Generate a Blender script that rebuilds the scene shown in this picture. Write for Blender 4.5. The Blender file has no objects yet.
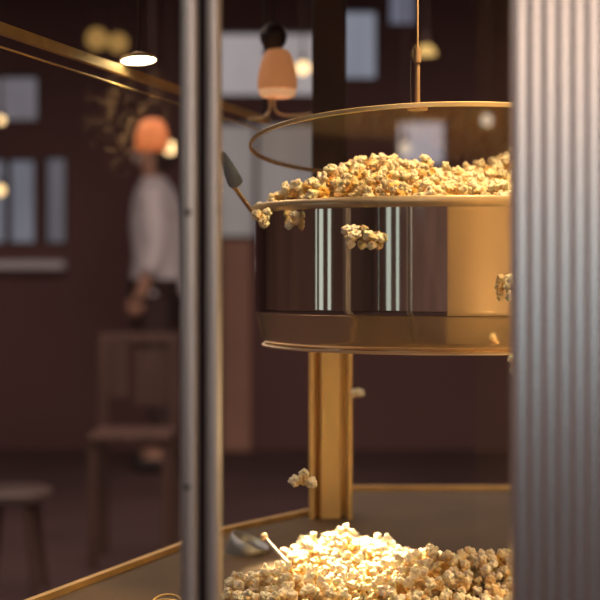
import bpy, bmesh, math, random
import numpy as np
from mathutils import Vector, Matrix, noise
random.seed(7)
sc = bpy.context.scene
C = sc.collection
PI = math.pi
E = 1.0            # eye height above the room floor
F = 1400.0         # focal length in pixels of the 600 px frame
HOR = 275.0        # row of the horizon

def P(px, py, d):
    return Vector(((px - 300) / F * d, d, E - (py - HOR) / F * d))

# ------------------------------------------------------------------ materials
def newmat(name):
    m = bpy.data.materials.new(name); m.use_nodes = True
    nt = m.node_tree
    for n in list(nt.nodes): nt.nodes.remove(n)
    out = nt.nodes.new('ShaderNodeOutputMaterial')
    return m, nt, out

def pbr(name, col, rough=0.5, metal=0.0, emit=None, estr=0.0, var=0.0, vscale=20.0, stretch=None, bump=0.0, spec=0.5, rvar=0.0):
    m, nt, out = newmat(name)
    b = nt.nodes.new('ShaderNodeBsdfPrincipled')
    b.inputs['Base Color'].default_value = (*col, 1)
    b.inputs['Roughness'].default_value = rough
    b.inputs['Metallic'].default_value = metal
    b.inputs['Specular IOR Level'].default_value = spec
    if emit:
        b.inputs['Emission Color'].default_value = (*emit, 1)
        b.inputs['Emission Strength'].default_value = estr
    nt.links.new(b.outputs[0], out.inputs[0])
    if var or bump or rvar:
        tc = nt.nodes.new('ShaderNodeTexCoord'); mp = nt.nodes.new('ShaderNodeMapping')
        if stretch: mp.inputs['Scale'].default_value = stretch
        nz = nt.nodes.new('ShaderNodeTexNoise'); nz.inputs['Scale'].default_value = vscale; nz.inputs['Detail'].default_value = 5
        nt.links.new(tc.outputs['Object'], mp.inputs[0]); nt.links.new(mp.outputs[0], nz.inputs['Vector'])
        if var:
            rp = nt.nodes.new('ShaderNodeValToRGB')
            rp.color_ramp.elements[0].position = .3; rp.color_ramp.elements[1].position = .7
            rp.color_ramp.elements[0].color = (*[c * (1 - var) for c in col], 1)
            rp.color_ramp.elements[1].color = (*[min(1, c * (1 + var)) for c in col], 1)
            nt.links.new(nz.outputs[0], rp.inputs[0]); nt.links.new(rp.outputs[0], b.inputs['Base Color'])
        if rvar:
            mr = nt.nodes.new('ShaderNodeMapRange')
            mr.inputs['To Min'].default_value = max(0, rough - rvar); mr.inputs['To Max'].default_value = rough + rvar
            nt.links.new(nz.outputs[0], mr.inputs[0]); nt.links.new(mr.outputs[0], b.inputs['Roughness'])
        if bump:
            bp = nt.nodes.new('ShaderNodeBump'); bp.inputs['Strength'].default_value = bump; bp.inputs['Distance'].default_value = .002
            nt.links.new(nz.outputs[0], bp.inputs['Height']); nt.links.new(bp.outputs[0], b.inputs['Normal'])
    return m

def emis(name, col, s, var=0.0, vscale=1.0, stretch=None):
    m, nt, out = newmat(name)
    e = nt.nodes.new('ShaderNodeEmission'); e.inputs[0].default_value = (*col, 1); e.inputs[1].default_value = s
    nt.links.new(e.outputs[0], out.inputs[0])
    if var:
        tc = nt.nodes.new('ShaderNodeTexCoord'); mp = nt.nodes.new('ShaderNodeMapping')
        if stretch: mp.inputs['Scale'].default_value = stretch
        nz = nt.nodes.new('ShaderNodeTexNoise'); nz.inputs['Scale'].default_value = vscale
        mr = nt.nodes.new('ShaderNodeMapRange'); mr.inputs['From Min'].default_value = .3; mr.inputs['From Max'].default_value = .7
        mr.inputs['To Min'].default_value = s * (1 - var); mr.inputs['To Max'].default_value = s * (1 + var)
        nt.links.new(tc.outputs['Object'], mp.inputs[0]); nt.links.new(mp.outputs[0], nz.inputs['Vector'])
        nt.links.new(nz.outputs[0], mr.inputs[0]); nt.links.new(mr.outputs[0], e.inputs[1])
    return m

def clear(name, tint, gloss_col, gloss_fac, rough, edge=.5):
    """a thin clear sheet: tinted see-through with a share of mirror reflection"""
    m, nt, out = newmat(name)
    t = nt.nodes.new('ShaderNodeBsdfTransparent'); t.inputs[0].default_value = (*tint, 1)
    g = nt.nodes.new('ShaderNodeBsdfGlossy'); g.inputs[0].default_value = (*gloss_col, 1); g.inputs['Roughness'].default_value = rough
    fr = nt.nodes.new('ShaderNodeLayerWeight'); fr.inputs[0].default_value = .25
    ml = nt.nodes.new('ShaderNodeMath'); ml.operation = 'MULTIPLY_ADD'; ml.inputs[1].default_value = edge; ml.inputs[2].default_value = gloss_fac; ml.use_clamp = True
    mx = nt.nodes.new('ShaderNodeMixShader')
    nt.links.new(fr.outputs['Fresnel'], ml.inputs[0]); nt.links.new(ml.outputs[0], mx.inputs[0])
    nt.links.new(t.outputs[0], mx.inputs[1]); nt.links.new(g.outputs[0], mx.inputs[2]); nt.links.new(mx.outputs[0], out.inputs[0])
    return m

def srgb(r, g, b):
    f = lambda c: (c / 255 / 12.92) if c / 255 <= .04045 else ((c / 255 + .055) / 1.055) ** 2.4
    return (f(r), f(g), f(b))

M = {}
M['wall'] = pbr('dark_wall_paint', (.145, .074, .074), .9, var=.15, vscale=.8)
M['floor'] = pbr('dark_floor', (.08, .044, .045), .75, var=.25, vscale=2.0)
M['ceiling'] = pbr('dark_ceiling', (.105, .062, .057), .9, var=.1, vscale=.7)
M['frame'] = pbr('dark_window_frame', (.06, .03, .028), .6, var=.1)
M['steel'] = pbr('polished_steel', (.80, .72, .60), .055, 1.0, rvar=.02, vscale=40, stretch=(1, 1, .06))
M['steel_rim'] = pbr('rolled_rim_steel', (.84, .66, .40), .30, .6, var=.05, vscale=60)
M['steel_skirt'] = pbr('skirt_steel', (1.0, .80, .52), .12, .82, rvar=.03, vscale=40, stretch=(1, 1, .06))
M['lip'] = pbr('rolled_lip_steel', (.95, .78, .58), .35, .45)
M['steel_dark'] = pbr('dark_steel', (.35, .30, .25), .35, 1.0)
M['alu'] = pbr('brushed_aluminium', (.86, .84, .82), .40, 1.0, var=.05, vscale=30, stretch=(8, 8, .2), bump=.02)
M['ribbed'] = pbr('ribbed_metal', (.86, .86, .86), .26, 1.0)
M['scoop_steel'] = pbr('dull_grey_steel', (.30, .32, .34), .45, .6, var=.1, vscale=30)
M['gasket'] = pbr('dark_rubber', (.03, .018, .018), .7)
M['screw'] = pbr('screw_metal', (.25, .24, .24), .35, 1.0)
M['brass'] = pbr('warm_post_metal', (.66, .46, .20), .42, .25, var=.06, vscale=15, stretch=(6, 6, .4))
M['post_shade'] = pbr('shaded_post', (.05, .028, .026), .6)  # shade painted in: dark colour for the unlit upper post
M['deck'] = pbr('tray_metal', (.085, .052, .018), .75, .0, var=.18, vscale=9, bump=.05)
M['rail'] = pbr('golden_rail_metal', (.62, .42, .17), .5, .7, var=.15, vscale=30)
M['grip'] = pbr('grey_teal_grip', (.17, .24, .34), .5, var=.1, vscale=60)
M['rod'] = pbr('warm_rod', (.50, .34, .20), .35, .45)
M['black'] = pbr('black_plastic', (.022, .014, .013), .5)
M['cord'] = pbr('dark_cord', (.05, .028, .025), .8)
M['shade'] = pbr('orange_shade', (.55, .25, .11), .6, emit=(.85, .33, .12), estr=.34, var=.06, vscale=40)
M['shade_rim'] = pbr('lit_shade_rim', (.9, .6, .4), .5, emit=(1, .50, .24), estr=.5)
M['shade_far'] = pbr('orange_shade_far', (.60, .20, .07), .6, emit=(.85, .22, .06), estr=.38, var=.05)
M['globe'] = emis('warm_globe_glow', (1.0, .66, .30), 2.6)
M['globe_dim'] = emis('dim_amber_glow', (1.0, .55, .16), .36)
M['globe_white'] = emis('pale_globe_glow', (1.0, .80, .62), 1.0)
M['dome'] = emis('amber_dome_glow', (1.0, .62, .20), .95)
M['lens'] = emis('lamp_lens_glow', (1.0, .90, .62), 9.0)
M['wood'] = pbr('brown_wood', (.10, .055, .043), .6, var=.25, vscale=6, stretch=(4, 4, .5))
M['post_brown'] = pbr('brown_painted_post', (.46, .26, .19), .7, var=.1, vscale=3)
M['pane_glass'] = clear('door_glass', (.97, .97, .97), (1, 1, 1), .0, .0)
M['lid_glass'] = clear('lid_glass', (.95, .93, .90), (1, .85, .62), .025, .10, .04)
M['shirt'] = pbr('white_cloth', (.80, .76, .80), .9, emit=(.5, .46, .5), estr=.04, var=.06, vscale=12)  # slight glow added to brighten the cloth
M['trousers'] = pbr('dark_cloth', (.06, .035, .035), .9, var=.1, vscale=12)
M['skin'] = pbr('skin_tone', (.55, .32, .23), .6, var=.05, vscale=20)
M['hair'] = pbr('dark_hair', (.035, .02, .017), .7, var=.2, vscale=60)
M['shoe'] = pbr('dark_shoe', (.03, .02, .02), .6)

def popcorn_mat():
    m, nt, out = newmat('popped_corn')
    b = nt.nodes.new('ShaderNodeBsdfPrincipled')
    at = nt.nodes.new('ShaderNodeAttribute'); at.attribute_name = 'puff'
    rp = nt.nodes.new('ShaderNodeValToRGB')
    el = rp.color_ramp.elements
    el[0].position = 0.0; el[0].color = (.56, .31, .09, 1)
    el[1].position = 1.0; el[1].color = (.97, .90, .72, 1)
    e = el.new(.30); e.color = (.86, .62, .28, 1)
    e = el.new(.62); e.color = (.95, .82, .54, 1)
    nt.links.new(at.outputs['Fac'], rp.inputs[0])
    oi = nt.nodes.new('ShaderNodeObjectInfo')
    hs = nt.nodes.new('ShaderNodeHueSaturation')
    mr = nt.nodes.new('ShaderNodeMapRange'); mr.inputs['To Min'].default_value = .82; mr.inputs['To Max'].default_value = 1.2
    nt.links.new(oi.outputs['Random'], mr.inputs[0]); nt.links.new(mr.outputs[0], hs.inputs['Saturation'])
    nt.links.new(rp.outputs[0], hs.inputs['Color']); nt.links.new(hs.outputs[0], b.inputs['Base Color'])
    b.inputs['Roughness'].default_value = .65
    b.inputs['Subsurface Weight'].default_value = .15
    b.inputs['Subsurface Radius'].default_value = (.004, .0025, .001)
    tc = nt.nodes.new('ShaderNodeTexCoord')
    nz = nt.nodes.new('ShaderNodeTexNoise'); nz.inputs['Scale'].default_value = 4.0; nz.inputs['Detail'].default_value = 4
    bp = nt.nodes.new('ShaderNodeBump'); bp.inputs['Strength'].default_value = .35; bp.inputs['Distance'].default_value = .15
    nt.links.new(tc.outputs['Object'], nz.inputs['Vector']); nt.links.new(nz.outputs[0], bp.inputs['Height']); nt.links.new(bp.outputs[0], b.inputs['Normal'])
    nt.links.new(b.outputs[0], out.inputs[0])
    return m
M['popcorn'] = popcorn_mat()

def smudge_mat():
    m, nt, out = newmat('greasy_smudge')
    t = nt.nodes.new('ShaderNodeBsdfTransparent'); d = nt.nodes.new('ShaderNodeBsdfTranslucent'); d.inputs[0].default_value = (1, .82, .5, 1)
    tc = nt.nodes.new('ShaderNodeTexCoord')
    nz = nt.nodes.new('ShaderNodeTexNoise'); nz.inputs['Scale'].default_value = 60; nz.inputs['Detail'].default_value = 5; nz.inputs['Distortion'].default_value = 2.5
    rp = nt.nodes.new('ShaderNodeValToRGB'); rp.color_ramp.elements[0].position = .46; rp.color_ramp.elements[1].position = .72
    gr = nt.nodes.new('ShaderNodeTexGradient'); gr.gradient_type = 'SPHERICAL'
    mp = nt.nodes.new('ShaderNodeMapping'); mp.inputs['Scale'].default_value = (34, 34, 24)
    ml = nt.nodes.new('ShaderNodeMath'); ml.operation = 'MULTIPLY'; m2 = nt.nodes.new('ShaderNodeMath'); m2.operation = 'MULTIPLY'; m2.inputs[1].default_value = .5; m2.use_clamp = True
    mx = nt.nodes.new('ShaderNodeMixShader'); ad = nt.nodes.new('ShaderNodeAddShader'); bk0 = nt.nodes.new('ShaderNodeBsdfTransparent'); bk0.inputs[0].default_value = (0, 0, 0, 1)
    L = nt.links.new
    L(tc.outputs['Object'], nz.inputs['Vector']); L(nz.outputs[0], rp.inputs[0]); L(tc.outputs['Object'], mp.inputs[0]); L(mp.outputs[0], gr.inputs[0])
    L(rp.outputs[0], ml.inputs[0]); L(gr.outputs['Fac'], ml.inputs[1]); L(ml.outputs[0], m2.inputs[0]); L(m2.outputs[0], mx.inputs[0])
    L(bk0.outputs[0], mx.inputs[1]); L(d.outputs[0], mx.inputs[2]); L(mx.outputs[0], ad.inputs[0]); L(t.outputs[0], ad.inputs[1]); L(ad.outputs[0], out.inputs[0])
    return m
M['smudge'] = smudge_mat()

# ------------------------------------------------------------------ mesh helpers
def obj(name, bm, mat, parent=None, loc=None, smooth=False, flat_angle=None):
    me = bpy.data.meshes.new(name)
    bmesh.ops.recalc_face_normals(bm, faces=bm.faces)
    bm.to_mesh(me); bm.free()
    if smooth:
        for p in me.polygons: p.use_smooth = True
        if flat_angle: me.set_sharp_from_angle(angle=math.radians(flat_angle))
    me.materials.append(M[mat])
    o = bpy.data.objects.new(name, me); C.objects.link(o)
    if parent:
        o.parent = parent
        o.location = -Vector(parent.get('_w', (0, 0, 0)))
    if loc is not None: o.location = loc
    return o

def thing(name, label, cat, loc=(0, 0, 0), group=None):
    o = bpy.data.objects.new(name, None); C.objects.link(o)
    o.location = loc; o.empty_display_size = .02
    o['label'] = label; o['category'] = cat
    if group: o['group'] = group
    WORLD[o.name] = Vector(loc)
    return o
WORLD = {}

def part(name, bm, mat, parent, smooth=False, flat_angle=None):
    """mesh given in world coordinates, parented under its thing or part"""
    w = WORLD.get(parent.name, Vector((0, 0, 0)))
    bmesh.ops.translate(bm, verts=bm.verts, vec=-w)
    o = obj(name, bm, mat, None, None, smooth, flat_angle)
    o.parent = parent
    WORLD[o.name] = w
    return o

def tag(o, label, cat, group=None):
    o['label'] = label; o['category'] = cat
    if group: o['group'] = group

def struct(o):
    o['kind'] = 'structure'; return o

def add_box(bm, lo, hi, bevel=0.0):
    lo, hi = Vector(lo), Vector(hi)
    r = bmesh.ops.create_cube(bm, size=1, matrix=Matrix.Translation((lo + hi) / 2) @ Matrix.Diagonal((*(hi - lo), 1)))
    if bevel:
        es = list({e for v in r['verts'] for e in v.link_edges})
        bmesh.ops.bevel(bm, geom=es, offset=bevel, segments=2, affect='EDGES', profile=.6)
    return bm

def box(lo, hi, bevel=0.0): return add_box(bmesh.new(), lo, hi, bevel)

def lathe(prof, seg=96, center=(0, 0, 0), closed=False):
    bm = bmesh.new(); rings = []
    c = Vector(center)
    for r, z in prof:
        if r < 1e-6: rings.append([bm.verts.new(c + Vector((0, 0, z)))])
        else: rings.append([bm.verts.new(c + Vector((r * math.cos(2 * PI * k / seg), r * math.sin(2 * PI * k / seg), z))) for k in range(seg)])
    n = len(rings)
    for i in range(n if closed else n - 1):
        a, b = rings[i], rings[(i + 1) % n]
        for k in range(seg):
            k2 = (k + 1) % seg
            if len(a) == 1 and len(b) == 1: continue
            if len(a) == 1: bm.faces.new((a[0], b[k], b[k2]))
            elif len(b) == 1: bm.faces.new((a[k], a[k2], b[0]))
            else: bm.faces.new((a[k], a[k2], b[k2], b[k]))
    return bm

def tube(pts, rad, seg=12, bm=None, caps=True):
    bm = bm or bmesh.new()
    pts = [Vector(p) for p in pts]
    rads = rad if isinstance(rad, (list, tuple)) else [rad] * len(pts)
    up = None; rings = []
    for i, p in enumerate(pts):
        t = (pts[min(i + 1, len(pts) - 1)] - pts[max(i - 1, 0)]).normalized()
        if up is None:
            up = Vector((0, 0, 1)) if abs(t.z) < .9 else Vector((1, 0, 0))
        n = (up - t * up.dot(t)).normalized(); up = n
        b = t.cross(n)
        rings.append([bm.verts.new(p + (n * math.cos(2 * PI * k / seg) + b * math.sin(2 * PI * k / seg)) * rads[i]) for k in range(seg)])
    for a, b in zip(rings, rings[1:]):
        for k in range(seg):
            bm.faces.new((a[k], a[(k + 1) % seg], b[(k + 1) % seg], b[k]))
    if caps:
        bm.faces.new(rings[0][::-1]); bm.faces.new(rings[-1])
    return bm

def curve_pts(ctrl, n=8):
    """Catmull-Rom through the control points"""
    c = [Vector(p) for p in ctrl]; c = [c[0] * 2 - c[1]] + c + [c[-1] * 2 - c[-2]]
    out = []
    for i in range(1, len(c) - 2):
        for k in range(n):
            t = k / n
            a, b, d, e = c[i - 1], c[i], c[i + 1], c[i + 2]
            out.append(.5 * ((2 * b) + (d - a) * t + (2 * a - 5 * b + 4 * d - e) * t * t + (3 * b - a - 3 * d + e) * t ** 3))
    out.append(c[-2]); return out

def ball(center, r, bm=None, sub=3, scale=(1, 1, 1)):
    bm = bm or bmesh.new()
    bmesh.ops.create_icosphere(bm, subdivisions=sub, radius=r, matrix=Matrix.Translation(center) @ Matrix.Diagonal((*scale, 1)))
    return bm

def prism(poly, z0, z1):
    bm = bmesh.new()
    a = [bm.verts.new((x, y, z0)) for x, y in poly]; b = [bm.verts.new((x, y, z1)) for x, y in poly]
    n = len(poly)
    bm.faces.new(a[::-1]); bm.faces.new(b)
    for i in range(n): bm.faces.new((a[i], a[(i + 1) % n], b[(i + 1) % n], b[i]))
    return bm

# ------------------------------------------------------------------ the room
WY = 8.0                       # far wall
struct(obj('floor', box((-6, -5, -.1), (6, WY + .2, 0)), 'floor'))
struct(obj('ceiling', box((-6, -5, 2.7), (6, WY + .2, 2.8)), 'ceiling'))
def wpx(px): return (px - 300) / F * WY
def wpz(py): return E - (py - HOR) / F * WY

M['dado0'] = pbr('grey_brown_wall', (.34, .225, .21), .9, var=.2, vscale=1.0)
# far wall with openings: cut a grid of cells
def wall_with_holes(name, holes, x0, x1, z0, z1, y0, y1, mat='wall'):
    xs = sorted({x0, x1, *[h[0] for h in holes], *[h[1] for h in holes]})
    zs = sorted({z0, z1, *[h[2] for h in holes], *[h[3] for h in holes]})
    bm = bmesh.new()
    for i in range(len(xs) - 1):
        k = 0
        while k < len(zs) - 1:
            cx = (xs[i] + xs[i + 1]) / 2
            def hole(kk):
                cz = (zs[kk] + zs[kk + 1]) / 2
                return any(h[0] < cx < h[1] and h[2] < cz < h[3] for h in holes)
            if hole(k): k += 1; continue
            j = k
            while j + 1 < len(zs) - 1 and not hole(j + 1): j += 1
            add_box(bm, (xs[i], y0, zs[k]), (xs[i + 1], y1, zs[j + 1])); k = j + 1
    return struct(obj(name, bm, mat))

# (px0, px1, py0, py1, colour, strength, mullions)
WIN = [  # window reflections on the front glass, built as panes behind the machine
    (-30, 39, 74, 122, srgb(118, 112, 118), .95, 0),
    (-30, 36, 158, 244, srgb(118, 118, 128), 1.0, 1),
    (43, 67, 156, 244, srgb(104, 100, 106), .9, 0),
    (205, 318, 30, 97, srgb(172, 163, 163), 1.0, 1),
    (340, 378, 8, 80, srgb(140, 143, 156), 1.0, 0),
    (388, 417, -14, 26, srgb(112, 112, 128), 1.0, 0),
    (397, 447, 119, 166, srgb(178, 170, 180), 1.1, 0),
    (205, 318, 122, 238, srgb(138, 128, 124), 1.0, 1),
    (132, 176, 150, 164, srgb(135, 125, 125), 1.0, 0),
]
holes = [(wpx(a), wpx(b), wpz(d), wpz(c)) for a, b, c, d, *_ in WIN]
wall_with_holes('wall_back', holes, -6, 6, 0, 2.7, WY, WY + .2)
for i, (a, b, c, d, col, st, mul) in enumerate(WIN):
    x0, x1, z0, z1 = wpx(a), wpx(b), wpz(d), wpz(c)
    M[f'day{i}'] = emis(f'daylight_pane_{i}', col, st * .88, var=.10, vscale=3.0, stretch=(2, 1, .6))
    pane = struct(obj(f'window_{i+1}', box((x0 - .01, WY + .10, z0 - .01), (x1 + .01, WY + .11, z1 + .01)), f'day{i}'))
    fr = bmesh.new(); t = .012
    add_box(fr, (x0, WY - .01, z0), (x0 + t, WY + .09, z1)); add_box(fr, (x1 - t, WY - .01, z0), (x1, WY + .09, z1))
    add_box(fr, (x0 + t, WY - .01, z0), (x1 - t, WY + .09, z0 + t)); add_box(fr, (x0 + t, WY - .01, z1 - t), (x1 - t, WY + .09, z1))
    if mul:
        xm = x0 + (x1 - x0) * (.45 if i == 7 else .55)
        add_box(fr, (xm - .012, WY, z0 + t), (xm + .012, WY + .09, z1 - t))
    part('window_frame', fr, 'frame', pane)
# pale ledge under the left windows
M['ledge'] = pbr('pale_ledge', (.55, .50, .50), .6, emit=(.1, .09, .09), estr=.6)  # brightness put into the colour as a faint glow
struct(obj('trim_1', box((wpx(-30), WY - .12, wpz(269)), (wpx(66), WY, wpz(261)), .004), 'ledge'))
# walls out of the picture (left, right and behind the camera)
struct(obj('wall_left', box((-6.2, -5, 0), (-6, WY, 2.7)), 'dado0'))
struct(obj('wall_right', box((6, -5, 0), (6.2, WY, 2.7)), 'dado0'))
# the shop front behind the camera: daylight windows with added warm top panes over a dark dado
FW = []
for x0, x1 in ((-3.0, -2.3), (-2.2, -1.5)):
    FW.append((x0, x1, 1.42, 1.95, 0)); FW.append((x0, x1, 2.02, 2.6, 1))
for x0, x1 in ((.95, 2.1), (2.2, 3.4), (3.5, 4.7), (4.8, 5.9)):
    FW.append((x0, x1, .62, 1.75, 0)); FW.append((x0, x1, 1.82, 2.62, 1))
FW += [(-3.75, -3.4, .35, 2.4, 2), (-4.7, -4.15, .35, 2.4, 2), (-5.6, -5.45, .35, 2.4, 2)]
M['dado'] = pbr('grey_brown_dado', (.78, .55, .53), .8, var=.2, vscale=2)
wall_with_holes('wall_front', [h for h in FW if h[0] < .9], -6, .9, 0, 2.7, -5.2, -5, 'dado')
wall_with_holes('wall_front_right', [h for h in FW if h[0] > .9], .9, 6, 0, 2.7, -5.2, -5, 'wall')
M['dayfront'] = emis('daylight_front', srgb(184, 201, 207), 1.2, var=.12, vscale=1.2)
M['front_top'] = emis('warm_top_glow', (1.0, .69, .52), 3.0, var=.12, vscale=1.2)  # warm glow added to the upper panes, tinting the ribbed panel's top
M['dayfront_side'] = emis('cool_side_daylight', srgb(198, 212, 210), 1.1, var=.1, vscale=1.2)
for i, (x0, x1, z0, z1, kd) in enumerate(FW):
    w = struct(obj(f'window_{i+len(WIN)+1}', box((x0, -5.12, z0), (x1, -5.10, z1)), ('dayfront', 'front_top', 'dayfront_side')[kd]))
    fr = bmesh.new()
    for xx in (x0, x1 - .02): add_box(fr, (xx, -5.08, z0), (xx + .02, -4.99, z1))
    for zz in (z0, z1 - .02): add_box(fr, (x0, -5.07, zz), (x1, -5.0, zz + .02))
    part('window_frame', fr, 'frame', w)
# tall side windows in the left wall
for i, (y0, y1) in enumerate(((-.55, -.30), (.10, .42), (.62, .72))):
    struct(obj(f'window_{60+i}', box((-5.999, y0, .4), (-5.99, y1, 2.3)), 'dayfront_side'))

# brown post standing in the room behind the machine
bp_x0, bp_x1 = wpx(222), wpx(251)
struct(obj('trim_2', box((bp_x0, WY - .06, 0), (bp_x1, WY - .005, wpz(241)), .006), 'post_brown'))

# ------------------------------------------------------------------ popcorn machine cabinet
DZ = E - .30                   # deck level
def gp(px, py):                # point of the deck seen at that pixel
    d = F * .30 / (py - HOR); return Vector(((px - 300) / F * d, d))
a0 = gp(45, 600); a1 = gp(222, 533)
dirv = (a1 - a0).normalized()
near = a0 - dirv * ((a0.y - .89) / dirv.y)
colp = gp(309, 514)
poly = [near, a1, colp, gp(345, 490), gp(560, 484), Vector((.62, 1.95)), Vector((.62, .89))]
cab = thing('popcorn_machine', 'lit popcorn cabinet with golden tray, rear corner post and edge rails around the kettle', 'popcorn machine', (.14, 1.4, 0))
part('cabinet_base', prism([(v.x, v.y) for v in poly], 0.0, DZ - .012), 'black', cab)
part('tray', prism([(v.x, v.y) for v in poly], DZ - .012, DZ), 'deck', cab)
def bar(p, q, w, h, bm=None):
    bm = bm or bmesh.new()
    p, q = Vector(p), Vector(q); t = (q - p).normalized(); s = t.cross(Vector((0, 0, 1))).normalized() * w / 2; u = s.cross(t).normalized() * h / 2
    vs = [[bm.verts.new(c + s * i + u * j) for i, j in ((-1, -1), (1, -1), (1, 1), (-1, 1))] for c in (p, q)]
    for k in range(4): bm.faces.new((vs[0][k], vs[0][(k + 1) % 4], vs[1][(k + 1) % 4], vs[1][k]))
    bm.faces.new(vs[0][::-1]); bm.faces.new(vs[1]); return bm
rl = bmesh.new()
bar((near.x, near.y, DZ + .003), (a1.x, a1.y, DZ + .003), .007, .006, rl)
bar((a1.x, a1.y, DZ + .003), (colp.x, colp.y, DZ + .003), .007, .006, rl)
part('tray_edge', rl, 'rail', cab)
g1, g2 = gp(345, 490), gp(560, 484)
part('rear_rail', bar((g1.x - .02, g1.y, DZ + .003), (.62, 1.95, DZ + .003), .008, .006), 'rail', cab)
# golden roof rail along the left side, with a thin second rail below it
ra, rb = P(-30, 18.5, 1.19), P(262, 121, 1.95)
rz = E + .214
ra = Vector(((-30 - 300) / F * 1.165, 1.165, rz)); rb = Vector(((268 - 300) / F * 1.95, 1.95, rz))
part('roof_rail', bar(ra, rb, .007, .0095), 'rail', cab)
part('roof_rail', tube([ra + Vector((0.0, 0, -.016)), rb + Vector((0, 0, -.016))], .0011, 8), 'rail', cab)
# roof
RZ = E + .46
for q_ in (.02, .98):
    rp_ = ra.lerp(rb, q_); part('rail_hanger', tube([rp_ + Vector((0, 0, .004)), Vector((rp_.x, rp_.y, RZ))], .002, 8), 'black', cab)
part('roof', prism([(near.x - .1, near.y), (a1.x - .1, a1.y + .2), (.0, 2.05), (.62, 2.05), (.62, .89)], RZ, RZ + .03), 'black', cab)
# rear corner post: channel profile with raised edges
cx0, cx1, cy = P(309.5, 0, 1.72).x, P(352.5, 0, 1.72).x, 1.72
w = cx1 - cx0
prof = [(0, 0), (.11, 0), (.13, .016), (.24, .020), (.27, .004), (.72, .004), (.75, .020), (.88, .020), (.90, 0), (1, 0), (1, .045), (0, .045)]
part('corner_post', prism([(cx0 + w * u, cy + v) for u, v in prof], DZ, E - .02), 'brass', cab)
part('upper_post', prism([(cx0 + w * u, cy + v + .001) for u, v in ((.08, 0), (.84, 0), (.86, .004), (.86, .04), (.06, .04), (.06, .004))], E - .02, RZ), 'post_shade', cab)  # upper half of the same post, its shade put into the colour
# right rear post (behind the ribbed panel) and front-left post outside the picture
part('corner_post', prism([(.575, 1.90), (.615, 1.90), (.615, 1.94), (.575, 1.94)], DZ, RZ), 'brass', cab)
part('corner_post', prism([(near.x - .03, .98), (near.x + .01, .98), (near.x + .01, 1.02), (near.x - .03, 1.02)], 0, RZ), 'alu', cab)

# ------------------------------------------------------------------ glass doors at the front
GY = .86
def door_px(px, d=GY): return (px - 300) / F * d
def glass_door(label, pane_x0, pane_x1, st_x0, st_x1, screws):
    t = thing('glass_door', label, 'glass door', ((pane_x0 + pane_x1) / 2, GY, 0), 'glass doors of the popcorn machine')
    z0, z1 = 0.0, RZ
    wd_ = (st_x1 - st_x0) / 2; mid_ = (st_x0 + st_x1) / 2
    pr = [(mid_ - wd_ * math.cos(PI * q / 16), GY - .004 - .0042 * math.sin(PI * q / 16)) for q in range(17)] + [(st_x1, GY + .008), (st_x0, GY + .008)]
    part('stile', prism(pr, z0, z1), 'alu', t, True, 35)
    part('pane', box((pane_x0, GY + .001, z0), (pane_x1, GY + .004, z1)), 'pane_glass', t)
    for sx, sy in screws:
        c = P(sx, sy, GY - .0086)
        bm = bmesh.new()
        bmesh.ops.create_cone(bm, cap_ends=True, segments=16, radius1=.0024, radius2=.0016, depth=.0016, matrix=Matrix.Translation(c) @ Matrix.Rotation(PI / 2, 4, 'X'))
        part('screw', bm, 'screw', t)
    return t
ld = glass_door('glass door left of the dark gap, screws on its narrow aluminium edge strip', near.x, door_px(181), door_px(181), door_px(199), [(188, 212), (187, 487)])
rd = glass_door('glass door right of the dark gap, in front of the popcorn kettle', door_px(221), .45, door_px(206.5), door_px(221), [])
part('seal', box((door_px(199), GY - .001, 0), (door_px(206.5), GY + .008, RZ)), 'gasket', ld)
sm_c = P(126, 112, GY - .0002)
sm = part('smudge', box((sm_c.x - .035, GY + .0042, sm_c.z - .045), (sm_c.x + .035, GY + .0044, sm_c.z + .045)), 'smudge', ld)
# centre the smudge texture on the smudge itself
for v in sm.data.vertices: v.co += WORLD['glass_door'] - Vector((sm_c.x, GY + .0043, sm_c.z))
sm.location = Vector((sm_c.x, GY + .0043, sm_c.z)) - WORLD['glass_door']

# ------------------------------------------------------------------ ribbed metal panel at the right
rp = bmesh.new()
RY = .78
px0, px1 = (510 - 300) / F * (RY + .006), .60
per = 14.4 / F * RY; amp = .00020
pts = []; n = int((px1 - px0) / per * 16)
for i in range(n + 1):
    x = px0 + (px1 - px0) * i / n
    pts.append((x, RY + amp * math.cos(2 * PI * (x - px0) / per)))
poly2 = pts + [(px1, RY + .004), (px0, RY + .004)]
vb = [rp.verts.new((x, y, 0)) for x, y in poly2]; vt = [rp.verts.new((x, y, RZ + .05)) for x, y in poly2]
for i in range(len(poly2)): rp.faces.new((vb[i], vb[(i + 1) % len(poly2)], vt[(i + 1) % len(poly2)], vt[i]))
ribbed = obj('ribbed_panel', rp, 'ribbed', smooth=True, flat_angle=40)
tag(ribbed, 'grey vertically ribbed metal panel in the foreground beside the kettle', 'metal panel')
bk = obj('backing_sheet', box((px0, RY + .0042, 0), (px1, RY + .006, RZ + .05)), 'ledge', ribbed)
M['backing'] = pbr('warm_backing', (.80, .62, .40), .5, .3, var=.05, vscale=6, stretch=(1, 1, .1))
bk.data.materials[0] = M['backing']
bk['label'] = 'smooth warm inner face'

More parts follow.
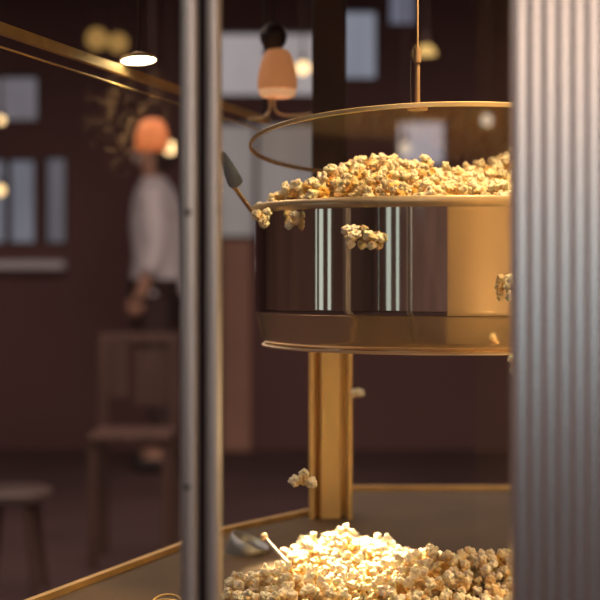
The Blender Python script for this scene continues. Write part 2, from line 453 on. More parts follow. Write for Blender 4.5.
# ------------------------------------------------------------------ kettle
KC = Vector((.140, 1.40, E)); R = .1865
ket = thing('popcorn_kettle', 'polished steel popcorn kettle hanging full of popcorn under its lid', 'kettle', KC)
zr, zs, zb = .069, -.0365, -.0675
part('drum', lathe([(R - .001, zr - .006), (R - .001, zr - .012), (R - .001, zs + .006), (R - .001, zs + .0012), (R - .0016, zs), (R - .006, zs), (R - .008, zr - .006)], 160, KC, True), 'steel', ket, True, 30)
part('rim', lathe([(R - .008, zr - .010), (R - .001, zr - .0095), (R + .0012, zr - .0088), (R + .002, zr - .007), (R + .002, zr - .0018), (R + .0008, zr), (R - .005, zr + .0006), (R - .010, zr - .001), (R - .011, zr - .005)], 160, KC, True), 'steel_rim', ket, True, 40)
part('skirt', lathe([(R - .0014, zs), (R - .0018, zs - .0012), (R - .0022, zs - .0026), (R - .0080, zs - .0235), (R - .0086, zs - .0255), (R - .0105, zs - .0290), (R - .0135, zs - .0305), (R - .018, zs - .0308), (R - .018, zs)], 160, KC, True), 'steel_skirt', ket, True, 50)
part('lower_lip', lathe([(R - .0095, zb - .0002), (R - .008, zb - .0012), (R - .0085, zb - .0026), (R - .012, zb - .003), (R - .016, zb - .002), (R - .016, zb - .0002)], 160, KC, True), 'lip', ket, True, 50)
part('base_plate', lathe([(0, zb - .0005), (R - .014, zb - .0005), (R - .014, zb + .004), (0, zb + .004)], 96, KC, False), 'steel_skirt', ket, True, 40)
arm = KC + Vector((R - .003, 0, .0))
part('support_arm', tube([arm, arm + Vector((.05, 0, 0)), Vector((.60, 1.92, E)) - Vector((.02, .3, 0)), Vector((.595, 1.92, E))], .012, 16), 'steel_dark', ket, True)
# handle with grey grip
h0 = P(253, 213, 1.36); h1 = P(232, 184, 1.33)
hd = (h0 - h1).normalized()
hdl = part('handle', tube([KC + Vector((-R + .001, .02, zr - .012)), h0, h1 - hd * .004], .0021, 12), 'rod', ket, True, 40)
g_top = P(221.5, 152, 1.315); g_bot = P(237, 186, 1.333)
gpts = [g_top.lerp(g_bot, t) for t in (0, .05, .2, .5, .8, .93, .97, 1)]
part('grip', tube(gpts, [.0018, .003, .0042, .0060, .0072, .0070, .0055, .003], 16), 'grip', hdl, True, 50)

# ------------------------------------------------------------------ lid
LC = P(438, 145.5, 1.40); tilt = math.radians(-5.6)
lid = thing('kettle_lid', 'round clear lid with golden metal rim raised above the heaped popcorn', 'lid', LC)
Rl = .1885
rotm = Matrix.Translation(LC) @ Matrix.Rotation(tilt, 4, 'X') @ Matrix.Rotation(math.radians(-.4), 4, 'Y') @ Matrix.Translation(-LC)
def lidpart(name, bm, mat, **k):
    bmesh.ops.transform(bm, matrix=rotm, verts=bm.verts); return part(name, bm, mat, lid, **k)
lidpart('lid_plate', lathe([(0, .0008), (Rl - .002, .0008), (Rl - .002, -.0008), (0, -.0008)], 128, LC), 'lid_glass', smooth=True, flat_angle=40)
lidpart('lid_rim', lathe([(Rl - .0016, .0024), (Rl - .0003, .0026), (Rl + .0006, .0018), (Rl + .0006, -.0014), (Rl - .0003, -.0018), (Rl - .0016, -.0016)], 160, LC, True), 'steel_rim', smooth=True, flat_angle=40)
rx = (417.5 - 300) / F * 1.236
rod_base = Vector((rx, 1.236, LC.z + math.sin(math.radians(5.6)) * .164))
rod = bmesh.new()
tube([rod_base, rod_base + Vector((0, 0, .042))], .0023, 14, rod)
tube([rod_base + Vector((0, 0, .042)), rod_base + Vector((0, 0, .055))], .0034, 14, rod)
tube([rod_base + Vector((0, 0, .055)), Vector((rx, 1.236, RZ))], .0011, 10, rod)
part('lift_rod', rod, 'rod', lid, True, 40)
r2 = Vector(((411 - 300) / F * 1.24, 1.24, rod_base.z))
part('guide_wire', tube([r2, r2 + Vector((0, 0, .045))], .0006, 8), 'steel_dark', lid, True, 40)
fl = lathe([(0, .002), (.009, .002), (.009, .0), (0, 0)], 24, rod_base)
part('rod_flange', fl, 'rod', lid, True, 40)

# ------------------------------------------------------------------ popcorn pieces
def make_variant(seed):
    rnd = random.Random(seed)
    bm = bmesh.new()
    ball((0, 0, 0), .36, bm, 2)
    lobes = []
    for k in range(rnd.randint(5, 7)):
        for _ in range(20):
            d = Vector((rnd.gauss(0, 1), rnd.gauss(0, 1), rnd.gauss(0, .75))).normalized()
            if all(d.dot(l[0]) < .55 for l in lobes): break
        r = rnd.uniform(.22, .36); c = d * rnd.uniform(.42, .80)
        lobes.append((d, c, r)); ball(c, r * .85, bm, 2)
        for q in range(rnd.randint(6, 9)):      # every lobe is a cauliflower of small puffs
            e = (d * .7 + Vector((rnd.gauss(0, .9), rnd.gauss(0, .9), rnd.gauss(0, .9)))).normalized()
            ball(c + e * r * rnd.uniform(.7, 1.05), r * rnd.uniform(.32, .55), bm, 2)
    return finish_variant(bm, seed)
def finish_variant(bm, seed):
    me = bpy.data.meshes.new('popcorn_raw'); bm.to_mesh(me); bm.free()
    o = bpy.data.objects.new('popcorn_raw', me); C.objects.link(o)
    md = o.modifiers.new('r', 'REMESH'); md.mode = 'VOXEL'; md.voxel_size = .042
    dg = bpy.context.evaluated_depsgraph_get(); dg.update()
    m2 = bpy.data.meshes.new_from_object(o.evaluated_get(dg))
    bpy.data.objects.remove(o); bpy.data.meshes.remove(me)
    m2.name = 'popcorn_%d' % seed
    # smooth a little, add crinkles, store how far out each point is
    co = [v.co.copy() for v in m2.vertices]
    vals = []
    for i, v in enumerate(m2.vertices):
        p = co[i]
        rr = p.length
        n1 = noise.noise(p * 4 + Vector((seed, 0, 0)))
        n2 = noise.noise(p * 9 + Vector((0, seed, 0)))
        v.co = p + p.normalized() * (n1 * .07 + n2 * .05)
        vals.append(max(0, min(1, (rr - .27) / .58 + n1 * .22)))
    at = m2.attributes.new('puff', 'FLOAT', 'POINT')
    at.data.foreach_set('value', vals)
    for p in m2.polygons: p.use_smooth = True
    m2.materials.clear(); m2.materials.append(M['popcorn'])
    return m2
VAR = [make_variant(s) for s in range(1, 11)]

def make_blob(seed, lobes):
    """a popped kernel with the given lobes (x, z, radius), seen flat on"""
    rnd = random.Random(seed); bm = bmesh.new()
    for x, z, r in lobes:
        c = Vector((x, rnd.uniform(-.12, .12), z)); ball(c, r * 1.0, bm, 2)
        for q in range(16):
            e = Vector((rnd.gauss(0, 1), rnd.gauss(0, 1), rnd.gauss(0, 1))).normalized()
            ball(c + e * r * .85, r * rnd.uniform(.28, .5), bm, 2)
    return finish_variant(bm, seed)
def rand_rot(rnd): return Matrix.Rotation(rnd.uniform(0, 2 * PI), 3, 'X') @ Matrix.Rotation(rnd.uniform(0, 2 * PI), 3, 'Y') @ Matrix.Rotation(rnd.uniform(0, 2 * PI), 3, 'Z')

# heap in the kettle
def heap_h(x, y):              # x, y from the kettle centre; height above eye level
    r = math.hypot(x, y)
    h = .062
    h += .031 * math.exp(-(((x + .055) / .080) ** 2 + ((y + .03) / .10) ** 2))
    h += .014 * math.exp(-(((x + .0) / .07) ** 2 + ((y + .02) / .10) ** 2))
    h += .012 * math.exp(-(((x + .10) / .05) ** 2 + ((y + .08) / .07) ** 2))
    h += .056 * math.exp(-(((x - .085) / .075) ** 2 + ((y - .085) / .07) ** 2))
    return h
rnd = random.Random(21)
cand = []                      # (pos, size, where)
def scatter_disc(rad, spacing, hfun, center, where, inside, smin, smax, dz=0.0):
    pts = []
    tries = 0
    while tries < 9000:
        tries += 1
        x, y = rnd.uniform(-rad, rad), rnd.uniform(-rad, rad)
        if not inside(x, y): continue
        z = hfun(x, y) + dz + rnd.uniform(-.004, .004)
        p = Vector((x, y, z))
        if any((p - q).length < spacing for q in pts): continue
        pts.append(p)
        cand.append((center + p, rnd.uniform(smin, smax), where))
scatter_disc(R, .0180, heap_h, KC, 'kettle', lambda x, y: math.hypot(x, y) < R - .015, .0098, .0128)
scatter_disc(R, .020, heap_h, KC, 'kettle_under', lambda x, y: math.hypot(x, y) < R - .022, .011, .0125, -.014)
# heap on the tray
def pile_h(X, Y):
    a = .027 * math.exp(-(((X - .047) / .055) ** 2 + ((Y - 1.43) / .085) ** 2))
    b = .036 * math.exp(-((max(0, abs(X - .20) - .07) / .055) ** 2 + ((Y - 1.30) / .085) ** 2))
    c = .021 * math.exp(-(((X + .01) / .055) ** 2 + ((Y - 1.29) / .06) ** 2))
    return max(a, b, c) + .25 * min(a, b)
PCEN = Vector((.13, 1.33, 0))
def in_pile(x, y):
    X, Y = x + PCEN.x, y + PCEN.y
    return pile_h(X, Y) > .008 and Y > 1.18
scatter_disc(.26, .0172, lambda x, y: DZ - .002 + pile_h(x + PCEN.x, y + PCEN.y), PCEN, 'pile', in_pile, .0095, .0122)
scatter_disc(.26, .021, lambda x, y: max(DZ + .009, DZ - .016 + pile_h(x + PCEN.x, y + PCEN.y)), PCEN, 'pile_under', in_pile, .010, .012)
# which pieces show largest from the photograph's place (they become individuals)
ZB = np.full((600, 600), 1e9); ID = np.full((600, 600), -1, int)
def splat(p, r, idx):
    d = p.y
    cx, cy_, rr = 300 + p.x / d * F, HOR - (p.z - E) / d * F, r / d * F
    x0, x1, y0, y1 = int(max(0, cx - rr)), int(min(599, cx + rr)), int(max(0, cy_ - rr)), int(min(599, cy_ + rr))
    if x1 < x0 or y1 < y0: return
    yy, xx = np.mgrid[y0:y1 + 1, x0:x1 + 1]
    m = ((xx - cx) ** 2 + (yy - cy_) ** 2 <= rr * rr) & (d < ZB[y0:y1 + 1, x0:x1 + 1])
    ZB[y0:y1 + 1, x0:x1 + 1][m] = d; ID[y0:y1 + 1, x0:x1 + 1][m] = idx
for i, (p, s, wh) in enumerate(cand): splat(p, s * .95, i)
ID[:, 510:] = -1
ID[203:355, 255:512][ZB[203:355, 255:512] > 1.0] = -1
cnt = np.bincount(ID[ID >= 0].ravel(), minlength=len(cand))
order = sorted(range(len(cand)), key=lambda i: -cnt[i])
FALL = [  # px, py, d, pixels per unit, lobes, label
    (262, 218, 1.30, 9.5, [(-.55, .35, .55), (.5, .55, .5), (.1, -.15, .6), (.25, -.65, .45)], 'popped kernel clinging just below the kettle rim at its far left end, under the handle'),
    (292.5, 220, 1.279, 8.5, [(.3, .6, .5), (.35, 0, .5), (-.2, -.3, .45), (-.45, -.75, .4)], 'single pale popped kernel just under the rim, second from the handle'),
    (351, 236, 1.226, 10, [(-.45, .6, .5), (.3, .65, .5), (.05, 0, .55), (-.1, -.75, .5), (.7, .15, .35)], 'larger left kernel of the touching pair falling before the kettle wall'),
    (372.5, 239, 1.222, 9.5, [(-.45, .35, .5), (.1, .1, .45), (.75, .15, .45), (-.1, -.65, .48)], 'smaller right kernel of the touching pair falling before the kettle wall'),
    (303.5, 480, 1.26, 11, [(-.78, -.12, .48), (-.3, .0, .42), (.08, .55, .46), (.72, -.22, .50), (.15, -.05, .4)], 'lone popped kernel of three rounded lobes falling before the golden post above the pile'),
    (357, 393, 1.70, 6.5, [(-.3, .1, .6), (.4, .0, .65)], 'small blurred golden kernel in mid-air right beside the golden post, below the kettle'),
    (513, 288, 1.205, 10, [(-.3, .9, .45), (-.5, .2, .4), (.2, .3, .5), (-.2, -.6, .45), (-.4, -1.0, .3)], 'popped kernel peeking out beside the ribbed panel, before the kettle wall'),
    (514, 364, 1.20, 9, [(-.2, .5, .5), (.2, -.2, .5), (-.1, -.7, .4)], 'popped kernel peeking out beside the ribbed panel, just below the kettle'),
]
keep = [i for i in order if cnt[i] > 0][:300 - len(FALL)]
keepset = set(keep)
def place(pos, size, v, rot):
    o = bpy.data.objects.new('popped_kernel', VAR[v]); C.objects.link(o)
    o.matrix_world = Matrix.Translation(pos) @ rot.to_4x4() @ Matrix.Scale(size, 4)
    return o
stuff = {'k': [], 'p': []}
nk = npile = 0
for i, (p, s, wh) in enumerate(cand):
    rot = rand_rot(rnd); v = rnd.randrange(10)
    if i in keepset:
        o = place(p, s * 1.36, v, rot)
        if wh.startswith('kettle'):
            tag(o, 'pale popped kernel heaped in the open top of the steel kettle', 'popcorn', 'popcorn heaped in the kettle'); nk += 1
        else:
            tag(o, 'golden popped kernel lying in the heap on the tray below the kettle', 'popcorn', 'popcorn heaped on the tray'); npile += 1
    else:
        stuff['k' if wh.startswith('kettle') else 'p'].append((p, s * 1.36, v, rot))
for q, (px, py, d, s, lobes, lab) in enumerate(FALL):
    VAR.append(make_blob(50 + q, lobes))
    o = place(P(px, py, d), s * d / F, len(VAR) - 1, Matrix.Identity(3)); tag(o, lab, 'popcorn')
print('kernels', nk, npile, 'stuff', len(stuff['k']), len(stuff['p']), 'visible', int((cnt > 0).sum()))
def heap_obj(name, items, label):
    cos, faces, puffs, off = [], [], [], 0
    cache = {}
    for p, s, v, rot in items:
        me = VAR[v]
        if v not in cache:
            a = np.empty(len(me.vertices) * 3); me.vertices.foreach_get('co', a)
            l = np.empty(len(me.loops), int); me.loops.foreach_get('vertex_index', l)
            st = np.empty(len(me.polygons), int); me.polygons.foreach_get('loop_total', st)
            pf = np.empty(len(me.vertices)); me.attributes['puff'].data.foreach_get('value', pf)
            cache[v] = (a.reshape(-1, 3), l, st, pf)
        a, l, st, pf = cache[v]
        m = np.array(rot) * s
        cos.append(a @ m.T + np.array(p)); faces.append((l + off, st)); puffs.append(pf); off += len(a)
    co = np.concatenate(cos); L = np.concatenate([f[0] for f in faces]); T = np.concatenate([f[1] for f in faces])
    me = bpy.data.meshes.new(name)
    me.vertices.add(len(co)); me.vertices.foreach_set('co', co.ravel())
    me.loops.add(len(L)); me.loops.foreach_set('vertex_index', L.astype(np.int32))
    me.polygons.add(len(T)); me.polygons.foreach_set('loop_start', np.concatenate([[0], np.cumsum(T)[:-1]]).astype(np.int32))
    me.update(calc_edges=True); me.validate()
    at = me.attributes.new('puff', 'FLOAT', 'POINT'); at.data.foreach_set('value', np.concatenate(puffs))
    me.polygons.foreach_set('use_smooth', [True] * len(me.polygons))
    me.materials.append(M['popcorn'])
    o = bpy.data.objects.new(name, me); C.objects.link(o)
    o['kind'] = 'stuff'; o['label'] = label; o['category'] = 'popcorn'
    return o
heap_obj('popcorn', stuff['k'], 'loose popcorn filling the steel kettle below the topmost kernels')
heap_obj('popcorn', stuff['p'], 'loose popcorn heaped deep on the tray below the kettle')

# ------------------------------------------------------------------ scoop and wire ring on the tray
s_ball = P(264, 537, 1.44); s_end = P(290, 566, 1.42)
scp = thing('scoop', 'steel popcorn scoop half buried in the heap, thin handle sticking up', 'scoop', s_end)
sd = (s_end - s_ball).normalized()
h = part('scoop_handle', tube([s_ball, s_end + sd * .012], .0020, 12), 'alu', scp, True, 40)
part('handle_knob', ball(s_ball, .0042), 'steel_rim', h, True)
c0 = P(245, 553, 1.52)
sc_bm = lathe([(0, -.019), (.010, -.0185), (.018, -.014), (.0215, -.006), (.0225, .004), (.0235, .0125)], 40, (0, 0, 0))
bmesh.ops.transform(sc_bm, matrix=Matrix.Translation(c0) @ Matrix.Rotation(math.radians(24), 4, 'Y') @ Matrix.Diagonal((.95, 1.3, 1.25, 1)), verts=sc_bm.verts)
sp = part('scoop_pan', sc_bm, 'scoop_steel', scp, True, 50)
sol = sp.modifiers.new('t', 'SOLIDIFY'); sol.thickness = .0012
rc = P(167, 606, 1.262)
ring = [rc + Vector((math.cos(2 * PI * k / 40) * .0135, math.sin(2 * PI * k / 40) * .010, .002 + .006 * abs(math.sin(2 * PI * k / 40)))) for k in range(41)]
wr = obj('wire_ring', tube(ring, .0010, 8, caps=False), 'rail', smooth=True)
tag(wr, 'small bent golden wire ring lying on the tray left of the heap', 'wire ring')

# ------------------------------------------------------------------ lamps
pl = P(138.5, 60.5, 1.45)
dl = thing('downlight', 'small bright round white downlight hanging beside the golden roof rail', 'lamp', pl)
tl = Matrix.Translation(pl) @ Matrix.Rotation(math.radians(-6.5), 4, 'X') @ Matrix.Rotation(math.radians(-4), 4, 'Y') @ Matrix.Translation(-pl)
b1 = lathe([(0, .0), (.0182, .0), (.0182, .0008), (0, .0008)], 40, pl); bmesh.ops.transform(b1, matrix=tl, verts=b1.verts)
b2 = lathe([(.0186, -.0004), (.0196, .0), (.0190, .003), (.010, .006), (.004, .009), (0, .009), (0, .0012), (.0186, .0012)], 40, pl); bmesh.ops.transform(b2, matrix=tl, verts=b2.verts)
dlb = part('housing', b2, 'rail', dl, True, 40)
part('lens', b1, 'lens', dl)
part('stem', tube([pl + Vector((0, 0, .006)), Vector((pl.x, pl.y, RZ))], .0012, 8), 'cord', dl)

# near orange lamp with black ball and bent wire bracket
LD = 1.75; k = LD / F
lc = P(277.5, 98, LD)
ol = thing('pendant_lamp', 'small orange dome lamp with black ball on top and bent wires below', 'lamp', lc)
sp_ = [(.0, 49), (6, 49), (10.5, 50.5), (14, 55), (16.5, 62), (18.6, 71), (19.9, 80), (20, 86), (19, 90), (18, 86), (17, 78), (0, 70)]
part('shade', lathe([(r * k, (98 - y) * k) for r, y in sp_], 48, lc), 'shade', ol, True, 60)
part('shade_rim', lathe([(r * k, (98 - y) * k) for r, y in [(19.2, 88.5), (18.4, 93), (16.8, 96.5), (13, 97.5), (12.5, 95), (18, 88.5)]], 48, lc, True), 'shade_rim', ol, True, 60)
bc = P(273.5, 37, LD)
part('ball_knob', ball(bc, 13.6 * k, scale=(1, 1, 1.05)), 'black', ol, True)
part('cord', tube([bc, Vector((bc.x, bc.y, RZ))], .0010, 8), 'cord', ol)
for pts_ in ([(269.5, 84), (270, 100), (269.5, 110), (265, 117), (257, 119), (247.5, 119.5)], [(274, 84), (274, 100), (275, 109), (280, 114.5), (292, 116), (312, 113.5)]):
    part('wire_bracket', tube(curve_pts([P(x, y, LD) for x, y in pts_]), .0017, 8), 'steel_rim', ol, True)

def hang(name, label, px, py, d, shape, mat, group=None, cat='lamp', cord=True, top=2.7):
    c = P(px, py, d)
    t = thing(name, label, cat, c, group)
    part('bulb' if 'globe' in name else 'dome', shape(c, d), mat, t, True, 60)
    rr = 0.0
    if cord:
        part('cap', lathe([(0, .0), (.012, 0), (.012, .03), (.005, .04), (0, .04)], 16, c + Vector((0, 0, CAPZ))), 'cord', t, True, 50)
        part('cord', tube([c + Vector((0, 0, CAPZ + .03)), Vector((c.x, c.y, top))], .004, 6), 'cord', t)
    return t
def globe(rpx): return lambda c, d: ball(c, rpx / F * d)
def dome(rpx): return lambda c, d: lathe([(0, rpx * .62 / F * d), (rpx * .45 / F * d, rpx * .55 / F * d), (rpx * .8 / F * d, rpx * .2 / F * d), (rpx / F * d, -rpx * .35 / F * d), (0, -rpx * .4 / F * d)], 32, c)
G = 'bare globe lamps in the dark room'  # lamps mirrored in the front glass, built as real ones behind it
for lab, px, py, rpx, d, mt, shp in [
    ('warm glowing globe hanging right beside the orange dome lamp with the black ball', 303, 68, 6.5, 6.0, 'globe', globe),
    ('warm glowing globe below the blurred orange pendant lamp', 170, 148, 6.5, 6.2, 'globe', globe),
    ('glowing globe cut by the picture edge, below the upper left window', 1, 120, 4, 6.5, 'globe', globe),
    ('glowing globe cut by the picture edge, before the lower left window', 0, 190, 5, 7.1, 'globe', globe),
    ('peach globe seen through the lid, before the small bright window', 405, 148, 6, 6.0, 'globe_white', globe),
    ('small pale globe seen through the lid, near the ribbed panel', 487, 120, 5.5, 6.3, 'globe_white', globe),
    ('dim amber globe above the bright downlight, left one of two', 97, 39, 11, 6.6, 'globe_dim', globe),
    ('dim amber globe above the bright downlight, right one of two', 118, 43, 10, 6.6, 'globe_dim', globe),
]:
    CAPZ = rpx / F * d * .9
    hang('globe_lamp', lab, px, py, d, shp(rpx), mt, G)
CAPZ = .03
hang('dome_lamp', 'small amber dome lamp glowing beside the lift rod above the lid', 426, 51, 5.2, dome(10.5), 'dome')
CAPZ = .08
d2 = 4.2; c2 = P(152, 150, d2); k2 = d2 / F
p2 = thing('pendant_lamp', 'heavily blurred orange pendant lamp left of the aluminium door edge', 'lamp', c2)
part('shade', lathe([(r * k2, (150 - y) * k2) for r, y in [(0, 119), (8, 119.5), (13, 124), (16, 134), (17, 146), (16, 150), (14, 146), (0, 134)]], 40, c2), 'shade_far', p2, True, 60)
part('cord', tube([c2 + Vector((0, 0, 30 * k2)), Vector((c2.x, c2.y, 2.7))], .004, 6), 'cord', p2)

# ------------------------------------------------------------------ the person far behind
def skin_mesh(name, verts, edges, radii, mat, parent, sub=2, extra=None, root=0):
    me = bpy.data.meshes.new(name); me.from_pydata([Vector(v) for v in verts], edges, [])
    o = bpy.data.objects.new(name, me); C.objects.link(o)
    sk = o.modifiers.new('s', 'SKIN'); sk.use_smooth_shade = True
    for i, r in enumerate(radii):
        sv = me.skin_vertices[0].data[i]; sv.radius = r if isinstance(r, tuple) else (r, r); sv.use_root = (i == root)
    ss = o.modifiers.new('u', 'SUBSURF'); ss.levels = sub; ss.render_levels = sub
    dg = bpy.context.evaluated_depsgraph_get(); dg.update()
    m2 = bpy.data.meshes.new_from_object(o.evaluated_get(dg))
    bpy.data.objects.remove(o); bpy.data.meshes.remove(me)
    if extra:
        bm = bmesh.new(); bm.from_mesh(m2); extra(bm); bm.to_mesh(m2); bm.free()
    m2.materials.clear(); m2.materials.append(M[mat])
    for p in m2.polygons: p.use_smooth = True
    o = bpy.data.objects.new(name, m2); C.objects.link(o); o.parent = parent
    return o
PX = P(157, 0, 7.2).x; PY = 7.2
per_ = thing('person', 'blurred standing person in a white top and dark trousers, seen sideways at the back', 'person', (PX, PY, 0))
# local frame: facing -X (to the left), y is the side
V = [(0, 0, .93), (.01, 0, 1.08), (.0, 0, 1.24), (-.005, 0, 1.40), (-.012, 0, 1.47), (-.03, 0, 1.535), (-.035, 0, 1.60), (-.035, 0, 1.665),
     (-.005, .17, 1.40), (.015, .205, 1.14), (-.05, .20, .93), (-.08, .195, .87),
     (-.005, -.17, 1.40), (.015, -.205, 1.14), (-.05, -.20, .93), (-.08, -.195, .87),
     (0, .09, .88), (-.01, .10, .48), (.02, .10, .09), (-.13, .11, .035),
     (0, -.09, .88), (.0, -.10, .48), (.06, -.10, .09), (-.09, -.11, .035)]
Ed = [(0, 1), (1, 2), (2, 3), (3, 4), (4, 5), (5, 6), (6, 7), (3, 8), (8, 9), (9, 10), (10, 11), (3, 12), (12, 13), (13, 14), (14, 15), (0, 16), (16, 17), (17, 18), (18, 19), (0, 20), (20, 21), (21, 22), (22, 23)]
Rd = [(.12, .145), (.105, .13), (.115, .145), (.10, .14), .055, .052, (.09, .075), (.075, .066),
      .055, .043, .034, .026, .055, .043, .034, .026, .085, .058, .042, .03, .085, .058, .042, .03]
def fingers(bm):
    for hx, hy, hz, sgn in ((-.08, .195, .87, 1), (-.08, -.195, .87, -1)):
        for q, (ox, ln) in enumerate(((-.03, .066), (-.01, .076), (.01, .071), (.028, .056))):
            p = Vector((hx + ox, hy, hz - .015)); tube([p, p + Vector((-.008, -sgn * .004, -ln * .5)), p + Vector((-.010, -sgn * .018, -ln))], [.009, .0085, .006], 8, bm)
        p = Vector((hx - .02, hy - sgn * .01, hz + .01)); tube([p, p + Vector((-.026, -sgn * .01, -.02)), p + Vector((-.036, -sgn * .014, -.045))], [.011, .009, .007], 8, bm)
    ball((-.128, 0, 1.625), .018, bm, 2, (1.1, .7, 1.3))      # nose
    for s in (-1, 1):
        ball((-.04, s * .078, 1.625), .026, bm, 2, (.7, .35, 1.1))   # ears
        ball((-.112, s * .030, 1.645), .012, bm, 2)              # eyes
    ball((-.112, 0, 1.575), .02, bm, 2, (.6, 1.2, .35))         # mouth
skin_mesh('body', V, Ed, Rd, 'skin', per_, 2, fingers)
def rings(bm, rows, seg=24):
    prev = None
    for cx_, cy_, z, rx_, ry_ in rows:
        r = [bm.verts.new((cx_ + rx_ * math.cos(2 * PI * k / seg), cy_ + ry_ * math.sin(2 * PI * k / seg), z)) for k in range(seg)]
        if prev:
            for k in range(seg): bm.faces.new((prev[k], prev[(k + 1) % seg], r[(k + 1) % seg], r[k]))
        prev = r
sh = bmesh.new()
rings(sh, [(.0, 0, .90, .142, .18), (.005, 0, .98, .138, .175), (.01, 0, 1.10, .130, .165), (.0, 0, 1.25, .136, .178), (-.003, 0, 1.36, .125, .190), (-.005, 0, 1.42, .108, .175), (-.010, 0, 1.455, .088, .125), (-.014, 0, 1.48, .068, .075), (-.016, 0, 1.50, .063, .066)])
for sgn in (1, -1):
    tube(curve_pts([(-.003, sgn * .13, 1.40), (-.0, sgn * .19, 1.36), (.015, sgn * .205, 1.16), (-.02, sgn * .20, 1.01)], 5), [.075] * 5 + [.066] * 5 + [.056] * 5 + [.047], 16, sh)
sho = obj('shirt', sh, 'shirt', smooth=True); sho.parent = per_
skin_mesh('trousers', [(0, 0, .93), (0, .09, .87), (-.01, .10, .48), (.02, .10, .10), (0, -.09, .87), (0, -.10, .48), (.06, -.10, .10)],
          [(0, 1), (1, 2), (2, 3), (0, 4), (4, 5), (5, 6)], [(.13, .155), .10, .075, .06, .10, .075, .06], 'trousers', per_)
for s, xo in ((1, .02), (-1, .06)):
    skin_mesh('shoe', [(xo + .04, s * .10, .045), (xo - .06, s * .105, .045), (xo - .17, s * .112, .035)], [(0, 1), (1, 2)], [.045, .048, .036], 'shoe', per_)
def cut(bm):
    pass
skin_mesh('hair', [(.0, 0, 1.63), (-.005, 0, 1.685), (-.05, 0, 1.71), (.035, 0, 1.60)], [(0, 1), (1, 2), (0, 3)], [(.085, .085), (.085, .085), (.065, .075), (.06, .07)], 'hair', per_)

# ------------------------------------------------------------------ furniture in the dark room
ch = thing('wooden_chair', 'dim brown wooden chair with two broad back slats, in the dark room', 'chair', (P(141, 0, 5.0).x, 5.0, 0))
cx = P(141, 0, 5.0).x
part('seat', box((cx - .15, 4.72, .435), (cx + .13, 5.02, .46), .008), 'wood', ch)
for sx in (-.135, .115):
    part('leg', prism([(cx + sx - .016, 4.74), (cx + sx + .016, 4.74), (cx + sx + .016, 4.772), (cx + sx - .016, 4.772)], 0, .436), 'wood', ch)
    part('leg', prism([(cx + sx - .016, 5.0), (cx + sx + .016, 5.0), (cx + sx + .016, 5.032), (cx + sx - .016, 5.032)], 0, .78), 'wood', ch)
part('back_slat', box((cx - .125, 5.005, .56), (cx - .045, 5.025, .77), .004), 'wood', ch)
part('back_slat', box((cx - .025, 5.005, .53), (cx + .095, 5.025, .73), .004), 'wood', ch)
part('top_rail', box((cx - .15, 5.003, .755), (cx + .13, 5.03, .79), .006), 'wood', ch)
sx_, sy_ = P(14, 0, 4.4).x, 4.4
st = thing('round_stool', 'dim low round stool at the lower left, in the dark room', 'stool', (sx_, sy_, 0))
M['stool'] = pbr('stool_seat', (.11, .08, .075), .3, var=.15, vscale=8)
part('seat', lathe([(0, .33), (.11, .33), (.12, .322), (.12, .30), (.11, .292), (0, .292)], 48, (sx_, sy_, 0)), 'stool', st, True, 40)
for q in range(4):
    a = PI / 4 + q * PI / 2
    part('leg', tube([(sx_ + .08 * math.cos(a), sy_ + .08 * math.sin(a), .295), (sx_ + .12 * math.cos(a), sy_ + .12 * math.sin(a), 0)], [.014, .011], 12), 'wood', st, True, 40)

# ------------------------------------------------------------------ light
def light(name, kind, loc, power, col, target=None, **kw):
    l = bpy.data.lights.new(name, kind); l.energy = power; l.color = col
    for k_, v_ in kw.items(): setattr(l, k_, v_)
    o = bpy.data.objects.new(name, l); C.objects.link(o); o.location = loc
    if target is not None: o.rotation_euler = (Vector(target) - Vector(loc)).to_track_quat('-Z', 'Y').to_euler()
    return o
WARM = (1.0, .67, .32)
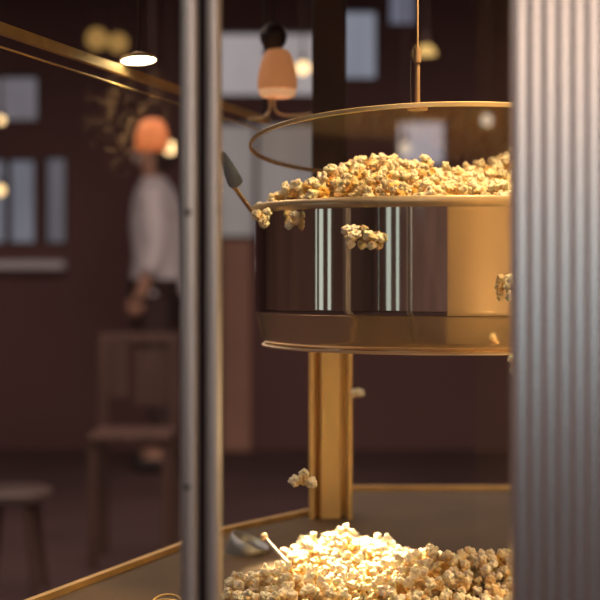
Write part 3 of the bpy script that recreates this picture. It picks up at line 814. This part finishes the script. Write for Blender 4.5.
# warming lamp in the cabinet roof, front right, over the kettle
light('warming_lamp', 'SPOT', (.20, 1.17, RZ - .04), 16, WARM, (.15, 1.30, E + .05), spot_size=math.radians(64), spot_blend=.6, shadow_soft_size=.03)
# lamp over the heap behind the kettle
light('tray_light', 'SPOT', (.02, 1.60, E - .05), 125, (1, .70, .36), (.048, 1.385, DZ), spot_size=math.radians(38), spot_blend=.8, shadow_soft_size=.02)
light('tray_light', 'POINT', (.44, 1.12, E - .14), 2.5, WARM, shadow_soft_size=.03)  # unseen fill light, added to brighten the kettle skirt and loose kernel
# lamp that warms the inside of the ribbed panel
light('panel_lamp', 'SPOT', (.45, 1.22, RZ - .08), 8, (1, .60, .24), (.34, .93, E - .02), spot_size=math.radians(90), spot_blend=.7, shadow_soft_size=.03)
light('downlight_beam', 'SPOT', pl - Vector((0, 0, .004)), 2.0, (1, .82, .5), pl - Vector((0, -.1, 1)), spot_size=math.radians(140), spot_blend=.8, shadow_soft_size=.015)
# soft light of the room
light('ceiling_light', 'AREA', (0, 3.2, 2.6), 130, (1, .74, .62), (0, 3.2, 0), shape='RECTANGLE', size=5, size_y=5)
light('ceiling_light', 'AREA', (0, -2.2, 2.6), 30, (1, .82, .72), (0, -2.2, 0), shape='RECTANGLE', size=5, size_y=4)

wd = bpy.data.worlds.new('World'); sc.world = wd; wd.use_nodes = True
bg = wd.node_tree.nodes['Background']; bg.inputs[0].default_value = (.5, .3, .28, 1); bg.inputs[1].default_value = .2

# ------------------------------------------------------------------ camera
cam = bpy.data.cameras.new('camera'); co_ = bpy.data.objects.new('camera', cam); C.objects.link(co_)
co_.location = (0, 0, E); co_.rotation_euler = (PI / 2, 0, 0)
cam.sensor_width = 36; cam.sensor_fit = 'HORIZONTAL'; cam.lens = 36 * F / 600
cam.shift_y = -(300 - HOR) / 600
cam.clip_start = .02; cam.clip_end = 60
cam.dof.use_dof = True; cam.dof.focus_distance = 1.235; cam.dof.aperture_fstop = 84 / 14.5
cam.dof.aperture_blades = 0
sc.camera = co_
sc.view_settings.view_transform = 'Standard'
sc.view_settings.look = 'None'
sc.view_settings.exposure = 0
for o in list(bpy.data.objects):
    if '_w' in o.keys(): del o['_w']
